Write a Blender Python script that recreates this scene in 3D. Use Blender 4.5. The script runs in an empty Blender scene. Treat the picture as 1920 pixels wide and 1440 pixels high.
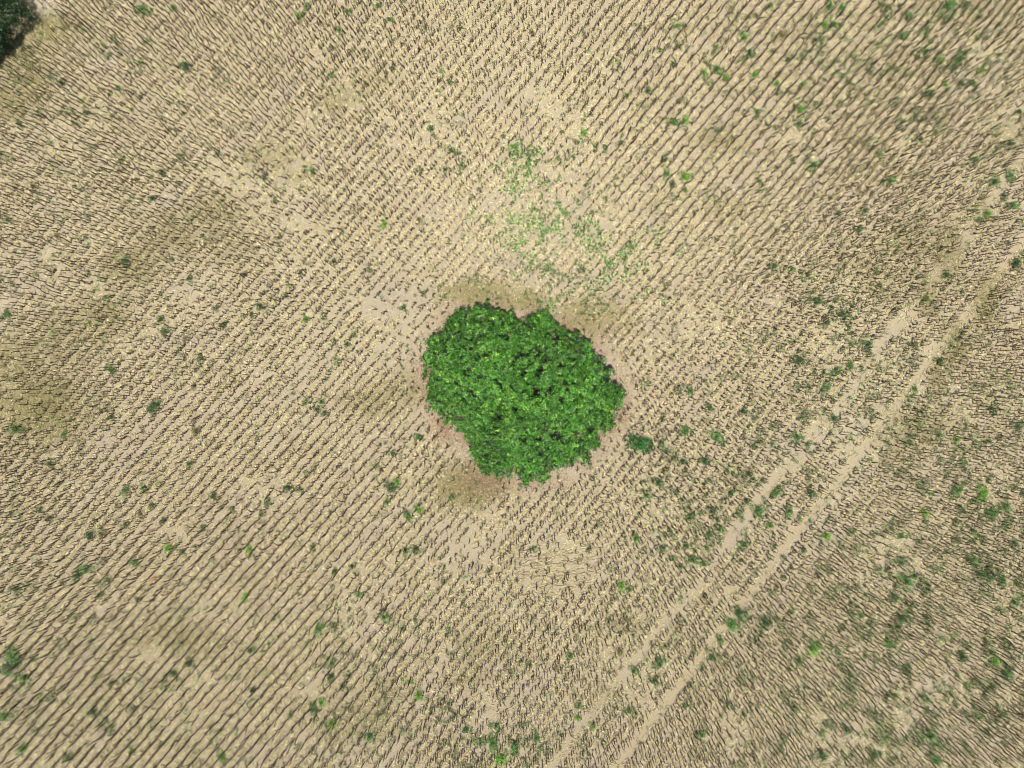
import bpy, math, numpy as np
from mathutils import noise as _mn

# ------------------------------------------------------------------ camera, sky, sun
H = 64.0                      # flying height of the camera above the field (m)
PPM = 20.0                    # photo pixels per metre on the ground (1920 px = 96 m)
CX, CY = 960.0, 720.0
SUN_EL = 77.0                 # the bright hot spot lies 13 degrees from the nadir
SHX, SHY = 0.018, 0.227       # ground shadow of a 1 m post
scene = bpy.context.scene
cam_d = bpy.data.cameras.new("camera"); cam = bpy.data.objects.new("camera", cam_d)
scene.collection.objects.link(cam); scene.camera = cam
cam.location = (0, 0, H); cam.rotation_euler = (0, 0, 0)
cam_d.sensor_width = 36; cam_d.lens = 24.0; cam_d.clip_start = 1; cam_d.clip_end = 20000

world = bpy.data.worlds.new("World"); scene.world = world; world.use_nodes = True
wn = world.node_tree.nodes; wl = world.node_tree.links; wn.clear()
sky = wn.new('ShaderNodeTexSky'); sky.sky_type = 'NISHITA'; sky.sun_disc = False
sky.sun_elevation = math.radians(SUN_EL); sky.sun_rotation = math.radians(180)
bg = wn.new('ShaderNodeBackground'); bg.inputs['Strength'].default_value = 0.06
wo = wn.new('ShaderNodeOutputWorld'); wl.new(sky.outputs[0], bg.inputs[0]); wl.new(bg.outputs[0], wo.inputs[0])

sd = bpy.data.lights.new("sun", 'SUN'); sd.energy = 5.0; sd.angle = math.radians(0.5); sd.color = (1.0, 0.985, 0.95)
so = bpy.data.objects.new("sun", sd); scene.collection.objects.link(so)
from mathutils import Vector
so.rotation_euler = Vector((SHX, SHY, -1)).to_track_quat('-Z', 'Y').to_euler()
so.location = (0, -20, 100)
vs = scene.view_settings; vs.view_transform = 'Standard'; vs.look = 'None'; vs.gamma = 1; vs.exposure = 0.14
scene.cycles.filter_width = 1.05; scene.cycles.max_bounces = 5; scene.cycles.diffuse_bounces = 2; scene.cycles.transmission_bounces = 3

rng = np.random.default_rng(7)
C = scene.collection
def w(px, py): return np.array([(np.asarray(px) - CX) / PPM, (CY - np.asarray(py)) / PPM]).T

# ------------------------------------------------------------------ helpers
_tab = rng.random((256, 256))
def vnoise(x, y, seed=0):
    x = np.asarray(x, float) + seed * 17.31; y = np.asarray(y, float) + seed * 9.77
    xi = np.floor(x).astype(int); yi = np.floor(y).astype(int); fx = x - xi; fy = y - yi
    fx = fx * fx * (3 - 2 * fx); fy = fy * fy * (3 - 2 * fy)
    g = lambda a, b: _tab[a & 255, b & 255]
    return (g(xi, yi) * (1 - fx) + g(xi + 1, yi) * fx) * (1 - fy) + (g(xi, yi + 1) * (1 - fx) + g(xi + 1, yi + 1) * fx) * fy
def fbm(x, y, seed=0, o=3):
    s = 0; a = 1; t = 0
    for i in range(o):
        s = s + a * vnoise(x * 2 ** i, y * 2 ** i, seed + i * 3); t += a; a *= .5
    return s / t
def sstep(a, b, x):
    t = np.clip((x - a) / (b - a), 0, 1); return t * t * (3 - 2 * t)

def make_mesh(name, V, F, col=None, mat=None, smooth=False):
    V = np.asarray(V, np.float32).reshape(-1, 3); F = np.asarray(F, np.int32); n, k = F.shape
    me = bpy.data.meshes.new(name)
    me.vertices.add(len(V)); me.vertices.foreach_set('co', V.ravel())
    me.loops.add(n * k); me.loops.foreach_set('vertex_index', F.ravel())
    me.polygons.add(n); me.polygons.foreach_set('loop_start', np.arange(0, n * k, k, dtype=np.int32))
    me.polygons.foreach_set('loop_total', np.full(n, k, np.int32))
    if smooth: me.polygons.foreach_set('use_smooth', np.ones(n, bool))
    if col is not None:
        at = me.color_attributes.new('col', 'FLOAT_COLOR', 'POINT')
        c = np.ones((len(V), 4), np.float32); c[:, :3] = np.asarray(col).reshape(-1, 3); at.data.foreach_set('color', c.ravel())
    me.update(calc_edges=True)
    if mat: me.materials.append(mat)
    return me
def link(name, me, parent=None, loc=None, rotz=0, scale=1):
    o = bpy.data.objects.new(name, me); C.objects.link(o)
    if loc is not None: o.location = loc
    o.rotation_euler[2] = rotz
    if scale != 1: o.scale = (scale,) * 3 if np.isscalar(scale) else scale
    if parent: o.parent = parent
    return o
def tag(o, label=None, cat=None, group=None, kind=None):
    if label: o['label'] = label
    if cat: o['category'] = cat
    if group: o['group'] = group
    if kind: o['kind'] = kind
    return o

# ------------------------------------------------------------------ materials
def mat_attr(name, rough=0.8, spec=0.3, trans=0.0, tcol=None, diffr=0.0, noise_amt=0.25, nscale=9.0):
    m = bpy.data.materials.new(name); m.use_nodes = True; nt = m.node_tree; N = nt.nodes; L = nt.links
    b = N['Principled BSDF']; a = N.new('ShaderNodeVertexColor'); a.layer_name = 'col'
    tc = N.new('ShaderNodeTexCoord'); nz = N.new('ShaderNodeTexNoise'); nz.inputs['Scale'].default_value = nscale
    L.new(tc.outputs['Object'], nz.inputs['Vector'])
    mr = N.new('ShaderNodeMapRange'); mr.inputs['To Min'].default_value = 1 - noise_amt; mr.inputs['To Max'].default_value = 1 + noise_amt
    mr.inputs['From Min'].default_value = .3; mr.inputs['From Max'].default_value = .7
    L.new(nz.outputs['Fac'], mr.inputs['Value'])
    vm = N.new('ShaderNodeVectorMath'); vm.operation = 'SCALE'; L.new(a.outputs['Color'], vm.inputs[0]); L.new(mr.outputs[0], vm.inputs['Scale'])
    L.new(vm.outputs[0], b.inputs['Base Color'])
    b.inputs['Roughness'].default_value = rough; b.inputs['Specular IOR Level'].default_value = spec
    if 'Diffuse Roughness' in b.inputs: b.inputs['Diffuse Roughness'].default_value = diffr
    if trans > 0:
        t = N.new('ShaderNodeBsdfTranslucent'); mx = N.new('ShaderNodeMixShader'); mx.inputs[0].default_value = trans
        vt = N.new('ShaderNodeVectorMath'); vt.operation = 'MULTIPLY'; vt.inputs[1].default_value = tcol or (1, 1, 1)
        L.new(vm.outputs[0], vt.inputs[0]); L.new(vt.outputs[0], t.inputs['Color'])
        L.new(b.outputs[0], mx.inputs[1]); L.new(t.outputs[0], mx.inputs[2]); L.new(mx.outputs[0], N['Material Output'].inputs['Surface'])
    return m
M_stalk = mat_attr('dry_stalk', .75, .25, diffr=.6)
M_litter = mat_attr('dry_leaf', .7, .3, trans=.12, diffr=.6, nscale=14)
M_grass = mat_attr('dry_grass', .8, .2, diffr=.6)
M_leaf = mat_attr('tree_leaf', .34, .6, trans=.22, tcol=(1.4, 1.3, .5), nscale=5)
M_weed = mat_attr('weed_leaf', .55, .35, trans=.2, tcol=(1.3, 1.2, .5), nscale=5)
M_bark = mat_attr('bark', .9, .2, noise_amt=.4, nscale=12)

def mat_ground():
    m = bpy.data.materials.new('field_soil'); m.use_nodes = True; nt = m.node_tree; N = nt.nodes; L = nt.links
    b = N['Principled BSDF']; tc = N.new('ShaderNodeTexCoord')
    def noise(scale, det=4, dist=0, vec=None):
        n = N.new('ShaderNodeTexNoise'); n.inputs['Scale'].default_value = scale; n.inputs['Detail'].default_value = det
        n.inputs['Distortion'].default_value = dist; L.new(vec or tc.outputs['Object'], n.inputs['Vector']); return n.outputs['Fac']
    def ramp(fac, stops):
        r = N.new('ShaderNodeValToRGB'); e = r.color_ramp.elements
        e[0].position, e[0].color = stops[0][0], (*stops[0][1], 1); e[1].position, e[1].color = stops[-1][0], (*stops[-1][1], 1)
        for p, c in stops[1:-1]: x = e.new(p); x.color = (*c, 1)
        L.new(fac, r.inputs[0]); return r.outputs[0]
    def mix(f, a, c, mode='MIX'):
        x = N.new('ShaderNodeMix'); x.data_type = 'RGBA'; x.blend_type = mode
        if isinstance(f, float): x.inputs[0].default_value = f
        else: L.new(f, x.inputs[0])
        for s, v in ((6, a), (7, c)):
            if isinstance(v, tuple): x.inputs[s].default_value = (*v, 1)
            else: L.new(v, x.inputs[s])
        return x.outputs[2]
    def math_(op, a, c):
        x = N.new('ShaderNodeMath'); x.operation = op; x.use_clamp = True
        for i, v in enumerate((a, c)):
            if isinstance(v, (int, float)): x.inputs[i].default_value = v
            else: L.new(v, x.inputs[i])
        return x.outputs[0]
    big = noise(.045, 4, .4)
    soil = ramp(big, [(.30, (.375, .292, .225)), (.5, (.392, .322, .232)), (.72, (.42, .362, .262))])
    med = noise(.9, 6, .3)
    soil = mix(ramp(med, [(.35, (0, 0, 0)), (.75, (.75, .75, .75))]), soil, (.44, .385, .295))
    fine = noise(11, 6)
    soil = mix(.55, soil, mix(1.0, soil, ramp(fine, [(.3, (.55, .52, .50)), (.5, (.98, .98, .98)), (.72, (1.3, 1.28, 1.25))]), 'MULTIPLY'))
    rust = noise(.33, 5, .6)
    soil = mix(ramp(rust, [(.67, (0, 0, 0)), (.78, (.55, .55, .55))]), soil, (.46, .28, .17))
    # crushed straw crumbs lying in the soil
    at = N.new('ShaderNodeVertexColor'); at.layer_name = 'cover'
    sep = N.new('ShaderNodeSeparateColor'); L.new(at.outputs['Color'], sep.inputs[0])
    crumb = noise(17, 3, 1.2)
    straw = ramp(noise(23, 3, 1.5), [(.3, (.30, .235, .12)), (.55, (.56, .47, .27)), (.75, (.74, .65, .43))])
    cf = math_('MULTIPLY', math_('MULTIPLY', math_('SUBTRACT', crumb, .44), 7.0), sep.outputs[1])
    soil = mix(math_('MULTIPLY', cf, .75), soil, straw)
    thatch = ramp(noise(7, 6, 1.0), [(.3, (.16, .135, .055)), (.5, (.285, .245, .105)), (.72, (.42, .36, .17))])
    tf = math_('MULTIPLY', sep.outputs[0], math_('ADD', math_('MULTIPLY', noise(3.1, 5, .5), .9), .45))
    soil = mix(tf, soil, thatch)
    soil = mix(math_('MULTIPLY', at.outputs['Alpha'], math_('ADD', fine, .35)), soil, (.47, .385, .215))
    red = ramp(noise(9, 5, .8), [(.3, (.15, .09, .05)), (.5, (.31, .205, .125)), (.72, (.46, .35, .25))])
    soil = mix(math_('MULTIPLY', sep.outputs[2], .85), soil, red)
    L.new(soil, b.inputs['Base Color'])
    b.inputs['Roughness'].default_value = 1; b.inputs['Specular IOR Level'].default_value = .1
    b.inputs['Diffuse Roughness'].default_value = 1.0
    bp = N.new('ShaderNodeBump'); bp.inputs['Strength'].default_value = .9; bp.inputs['Distance'].default_value = .05
    L.new(noise(6, 8, .2), bp.inputs['Height']); L.new(bp.outputs[0], b.inputs['Normal'])
    return m

# ------------------------------------------------------------------ layout of the field (metres; photo pixels / 20)
TH = math.radians(49.3); UX, UY = math.cos(TH), math.sin(TH); NX, NY = math.sin(TH), -math.cos(TH)   # n points to the lower right
ROW = 0.80
def row_xy(u, v):                 # u along the row, v = signed distance from the image centre (positive: lower right)
    rot = math.radians(2.9) * sstep(3, 22, v)
    v2 = v - np.tan(rot) * (u * 1.0) * 1.0 + 0.35 * np.sin(u * .055 + 1) * (1 - sstep(3, 22, v)) 
    return u * UX + v2 * NX, u * UY + v2 * NY

TRL = w([1010, 1035, 1110, 1197, 1310, 1405, 1490, 1535, 1590, 1640, 1690, 1752, 1802, 1860, 1960], [1475, 1440, 1338, 1230, 1092, 960, 862, 802, 735, 660, 600, 522, 460, 370, 230])
TRR = w([1110, 1155, 1205, 1267, 1322, 1385, 1425, 1455, 1507, 1565, 1610, 1660, 1702, 1740, 1802, 1877, 1907, 2010], [1490, 1430, 1372, 1292, 1217, 1137, 1095, 1032, 977, 905, 850, 785, 735, 667, 600, 510, 460, 320])
def ext(P, d=40):
    a = P[0] - (P[1] - P[0]) / np.linalg.norm(P[1] - P[0]) * d; b = P[-1] + (P[-1] - P[-2]) / np.linalg.norm(P[-1] - P[-2]) * d
    return np.vstack([a, P, b])
TRL = ext(TRL); TRR = ext(TRR)
def seg_dist(x, y, P, closed=False):
    x = np.asarray(x, float); y = np.asarray(y, float); d = np.full(x.shape, 1e9)
    n = len(P); rr = range(n if closed else n - 1)
    for i in rr:
        a = P[i]; b = P[(i + 1) % n]; ab = b - a; t = np.clip(((x - a[0]) * ab[0] + (y - a[1]) * ab[1]) / (ab @ ab), 0, 1)
        d = np.minimum(d, np.hypot(x - a[0] - t * ab[0], y - a[1] - t * ab[1]))
    return d
def inside(x, y, P):
    x = np.asarray(x, float); y = np.asarray(y, float); r = np.zeros(x.shape, bool); n = len(P)
    for i in range(n):
        a = P[i]; b = P[(i + 1) % n]
        c = (a[1] > y) != (b[1] > y); xx = (b[0] - a[0]) * (y - a[1]) / (b[1] - a[1] + 1e-12) + a[0]
        r ^= c & (x < xx)
    return r
_cz = [(330,180),(400,140),(480,118),(560,110),(640,128),(695,165),(725,200),(765,210),(805,188),(870,172),(930,168),(960,198),(1010,222),(1050,262),(1110,280),(1150,305),(1200,338),(1248,375),(1262,425),(1310,466),(1368,500),(1380,550),(1408,600),(1425,655),(1462,690),(1472,742),(1462,790),(1425,820),(1388,860),(1396,930),(1356,990),(1308,1030),(1296,1080),(1256,1120),(1222,1162),(1175,1150),(1120,1195),(1060,1225),(1000,1236),(955,1285),(880,1305),(800,1312),(764,1268),(740,1228),(708,1272),(640,1272),(560,1252),(502,1232),(465,1160),(435,1110),(405,1060),(384,990),(352,930),(292,905),(240,856),(180,815),(155,760),(145,700),(135,640),(112,570),(95,512),(132,450),(154,390),(200,350),(238,300),(246,262),(290,212)]
CROWN = np.array([((760 + a / 3.6 - CX) / PPM, (CY - 540 - b / 3.6) / PPM) for a, b in _cz])

# patches of dry grass: px, py, rx, ry, strength
GR = [(75,760,95,75,1),(30,690,60,60,.7),(190,600,60,45,.6),(250,500,60,38,.7),(330,440,70,38,.6),(400,400,60,35,.6),(500,290,55,32,.5),(640,190,50,28,.5),(560,330,45,22,.4),(700,160,40,26,.4),
      (900,548,75,26,.95),(970,560,60,18,.9),(1110,592,62,34,.85),(1160,600,30,34,.5),(700,755,60,38,.6),(760,730,40,35,.5),(878,912,66,38,1.3),(905,895,30,24,1),(850,880,25,28,.5),
      (1350,262,42,24,.6),(1500,60,40,20,.3),(1780,470,34,60,.8),(1740,545,30,50,.7),(1830,400,30,40,.5),(1850,560,26,55,.9),(1790,650,24,50,.9),(1760,710,22,38,.7),(1700,450,70,40,.5),(1660,520,55,40,.4),
      (1720,800,70,45,.6),(1680,850,40,40,.4),(1370,395,60,26,.4),(1600,480,50,30,.3),(350,1200,70,35,.5),(290,1190,60,32,.5),(680,1345,70,35,.5),(640,1370,45,30,.4),(720,1300,50,30,.3),(900,1210,60,40,.4),(880,1270,45,30,.4),
      (90,55,52,30,.95),(60,150,38,60,.9),(20,190,40,30,.8),(110,30,30,22,.4),(45,100,50,70,.7),(1250,380,40,20,.3),(1180,1170,35,20,.4),(1120,1310,30,30,.3),(1320,1125,14,12,.6),(420,450,60,40,.4),(120,640,70,60,.5),(1890,260,50,50,.35),(1640,680,30,14,.4)]
def grass_f(x, y):
    px = CX + np.asarray(x) * PPM; py = CY - np.asarray(y) * PPM; s = np.zeros(np.shape(px))
    wx = (fbm(px / 34, py / 34, 5) - .5) * 34; wy = (fbm(px / 34, py / 34, 9) - .5) * 34
    for a, b, rx, ry, k in GR: s = np.maximum(s, k * np.exp(-(((px + wx - a) / rx) ** 2 + ((py + wy - b) / ry) ** 2) ** 1.5))
    return s
# bare, brown and sparse patches
BARE = [(75,15,45,22,1),(215,95,30,14,.8),(880,770,6,6,.2),(540,180,20,14,.5),(350,640,60,20,.6),(340,545,40,20,.6),(310,375,30,16,.8),(190,830,40,28,.7),(560,400,40,25,.6),(740,560,70,35,.7),(800,390,40,26,.6),(930,380,30,18,.5),
        (1040,380,30,14,.6),(1080,330,26,14,.5),(960,490,40,18,.7),(1000,520,40,16,.7),(1150,560,34,20,.6),(1370,350,40,24,.6),(1560,400,26,20,.6),(1450,560,60,24,.5),(1500,840,26,26,.7),(1380,1000,22,22,.7),(1350,1120,18,14,.5),
        (650,880,40,14,.4),(560,950,60,26,.4),(520,1130,60,20,.5),(690,1180,26,14,.5),(875,1370,30,16,.6),(1100,1060,40,18,.7),(980,1050,40,14,.6),(1310,700,50,30,.4),(1240,620,30,24,.4),(930,195,20,16,.5),(860,230,26,16,.5),(1890,350,22,16,.6),(1900,440,18,20,.6),(1545,1020,12,12,.5),(100,385,50,20,.5),(80,540,50,26,.4),(1000,1290,60,22,.5),(1100,1350,30,22,.5)]
def bare_f(x, y):
    px = CX + np.asarray(x) * PPM; py = CY - np.asarray(y) * PPM; s = np.zeros(np.shape(px))
    for a, b, rx, ry, k in BARE: s = np.maximum(s, k * np.exp(-(((px - a) / rx) ** 2 + ((py - b) / ry) ** 2) ** 1.5))
    return s
FALL = (1040, 1065, 82, 62)     # flattened patch below the tree
def fall_f(x, y):
    px = CX + np.asarray(x) * PPM; py = CY - np.asarray(y) * PPM
    return np.exp(-(((px - FALL[0]) / FALL[2]) ** 2 + ((py - FALL[1]) / FALL[3]) ** 2) ** 2)
def track_f(x, y):
    wob = (fbm(x * .35, y * .35, 21) - .5) * .9
    a = 1 - sstep(.15, .7, seg_dist(x, y, TRL) + wob); b = 1 - sstep(.15, .7, seg_dist(x, y, TRR) + wob)
    return np.maximum(a, b)
def tree_d(x, y):                # signed distance outside the crown (negative inside)
    d = seg_dist(x, y, CROWN, True); return np.where(inside(x, y, CROWN), -d, d)

MX, MY = 60.0, 48.0              # built half extents of the crop, a little beyond the frame
# ------------------------------------------------------------------ ground sheet
def axis(half, step, far):
    a = np.arange(-half, half + 1e-6, step); e = half + step * (np.cumsum(1.35 ** np.arange(1, 26))); e = e[e < far]
    e = np.append(e, far); return np.concatenate([-e[::-1], a, e])
gx = axis(64, .2, 3000); gy = axis(52, .2, 3000)
X, Y = np.meshgrid(gx, gy); near = (np.abs(X) < 64.1) & (np.abs(Y) < 52.1)
tr = track_f(X, Y); Ux = X * UX + Y * UY; Vx = X * NX + Y * NY
rot = math.radians(2.9) * sstep(3, 22, Vx); vv = Vx + np.tan(rot) * Ux - .35 * np.sin(Ux * .055 + 1) * (1 - sstep(3, 22, Vx))
td = tree_d(X, Y)
ridge = .035 * np.cos(vv / ROW * 2 * np.pi) * (1 - tr) * sstep(-1, 2.5, td)
dL = seg_dist(X, Y, TRL); dR = seg_dist(X, Y, TRR)
rut = -.05 * tr + .015 * tr * np.sin(np.minimum(dL, dR) * 22)
Z = np.where(near, ridge + rut + (fbm(X * 1.7, Y * 1.7, 2) - .5) * .07 + (vnoise(X * 5, Y * 5, 4) - .5) * .03, 0)
ny, nx = X.shape; idx = np.arange(nx * ny).reshape(ny, nx)
F = np.stack([idx[:-1, :-1], idx[:-1, 1:], idx[1:, 1:], idx[1:, :-1]], -1).reshape(-1, 4)
g = grass_f(X, Y) * (1 - .6 * tr); bare = bare_f(X, Y)
straw = np.clip(1 - .8 * bare, 0, 1) * (1 - .35 * tr) * sstep(-.5, 1.0, td)
red = .8 * np.exp(-np.clip(td, 0, 99) / .9) * (td < 6) * sstep(.35, .7, fbm(X * .6, Y * .6, 31)) 
pxg = CX + X * PPM; pyg = CY - Y * PPM
def blob(a, b, rx, ry): return np.exp(-(((pxg - a) / rx) ** 2 + ((pyg - b) / ry) ** 2))
red = np.clip(np.maximum.reduce([red * .8, .9 * blob(925, 912, 34, 22), .85 * blob(835, 800, 26, 34), .6 * blob(1168, 770, 14, 40), .5 * blob(788, 720, 16, 40), .7 * blob(890, 880, 20, 26), .4 * blob(1030, 905, 50, 14), .6 * blob(1345, 1245, 14, 26), .5 * blob(1130, 620, 30, 20)]) * (.6 + vnoise(X * 1.1, Y * 1.1, 41)), 0, 1)
gold = np.where(dR < dL, .55, .3) * tr * (.55 + .6 * fbm(X * .4, Y * .4, 68)); cov = np.stack([np.clip(g, 0, 1), straw, red, np.clip(gold, 0, 1)], -1)
me = make_mesh('ground', np.stack([X, Y, Z], -1), F, mat=mat_ground(), smooth=True)
at = me.color_attributes.new('cover', 'FLOAT_COLOR', 'POINT'); at.data.foreach_set('color', cov.astype(np.float32).ravel())
tag(link('ground', me), kind='structure')
def gz(x, y): return np.interp(0, [0, 1], [0, 0]) + np.zeros(np.shape(x))

# ------------------------------------------------------------------ dry maize stalks
def tube(P, R, k=4):
    P = np.asarray(P, float); n = len(P); V = []
    for i in range(n):
        t = P[min(i + 1, n - 1)] - P[max(i - 1, 0)]; t /= np.linalg.norm(t) + 1e-9
        a = np.cross(t, (.3, .9, .1)); a /= np.linalg.norm(a) + 1e-9; b = np.cross(t, a)
        for j in range(k):
            q = 2 * math.pi * j / k; V.append(P[i] + R[i] * (math.cos(q) * a + math.sin(q) * b))
    Fc = [[i * k + j, i * k + (j + 1) % k, (i + 1) * k + (j + 1) % k, (i + 1) * k + j] for i in range(n - 1) for j in range(k)]
    Fc.append([(n - 1) * k + j for j in (0, 1, 2, 3)]) if k == 4 else None
    return np.array(V), Fc
def ribbon(P, W, side):
    V = []; 
    for p, q in zip(P, W): V += [p - side * q / 2, p + side * q / 2]
    return np.array(V), [[2 * i, 2 * i + 1, 2 * i + 3, 2 * i + 2] for i in range(len(P) - 1)]
def stalk_proto(seed, lying=False):
    r = np.random.default_rng(seed); Vs, Fs, Cs = [], [], []; off = 0
    def add(V, Fc, c):
        nonlocal off
        Vs.append(V); Fs.extend([[i + off for i in f] for f in Fc]); Cs.append(np.tile(c, (len(V), 1)) * r.uniform(.8, 1.15, (len(V), 1))); off += len(V)
    h = r.uniform(1.1, 1.75); n = 7; t = np.linspace(0, 1, n)
    lean = r.normal(0, .075, 2) * h; az = r.uniform(0, 6.28); hook = r.random() < .4
    bx = lean[0] * t ** 1.4 + .03 * np.sin(t * 5 + seed); by = lean[1] * t ** 1.4; z = h * t
    if hook:
        k = np.clip((t - .6) / .4, 0, 1); a = r.uniform(.25, .5); bx = bx + math.cos(az) * a * k ** 1.3; by = by + math.sin(az) * a * k ** 1.3; z = z - .30 * k ** 2 * h * .5
    P = np.stack([bx, by, z], 1); base = np.array([.095, .064, .042]) * r.uniform(.75, 1.35)
    P[0, 2] = -.08
    add(*tube(P, np.interp(t, [0, .15, .6, 1], [.044, .038, .030, .012])), base)
    for j in range(r.integers(5, 10)):
        tt = r.beta(1.6, 2.2) * .8 + .12; p0 = np.array([np.interp(tt, t, P[:, i]) for i in range(3)]); q = r.uniform(0, 6.28)
        d = np.array([math.cos(q), math.sin(q), 0]); L = r.uniform(.22, .5); dr = r.uniform(.25, .85) * L
        out = r.uniform(.2, .6) * L * (1.1 - .4 * tt)
        pts = [p0, p0 + d * out * .55 + (0, 0, .04), p0 + d * out + (0, 0, -dr * .35), p0 + d * out * 1.05 + (0, 0, -dr)]
        s = np.array([-d[1], d[0], 0]) + r.normal(0, .3, 3); s /= np.linalg.norm(s); wd = r.uniform(.035, .07)
        c = np.array([.25, .185, .105]) * r.choice([.45, .7, 1.0, 1.9]) * np.array([1, r.uniform(.94, 1.03), r.uniform(.8, 1.1)])
        add(*ribbon(pts, [wd * .8, wd, wd * .8, wd * .2], s), c)
    if r.random() < .45:        # shrivelled husk of a picked cob
        tt = r.uniform(.4, .6); p0 = np.array([np.interp(tt, t, P[:, i]) for i in range(3)]); q = r.uniform(0, 6.28)
        d = np.array([math.cos(q) * .6, math.sin(q) * .6, .5])
        add(*tube([p0, p0 + d * .07, p0 + d * .16, p0 + d * .26], [.014, .034, .028, .008]), np.array([.46, .37, .21]) * r.uniform(.8, 1.1))
    V = np.vstack(Vs); Cc = np.vstack(Cs)
    return V, np.array(Fs), Cc, h
PROT = [stalk_proto(100 + i) for i in range(28)]

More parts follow.
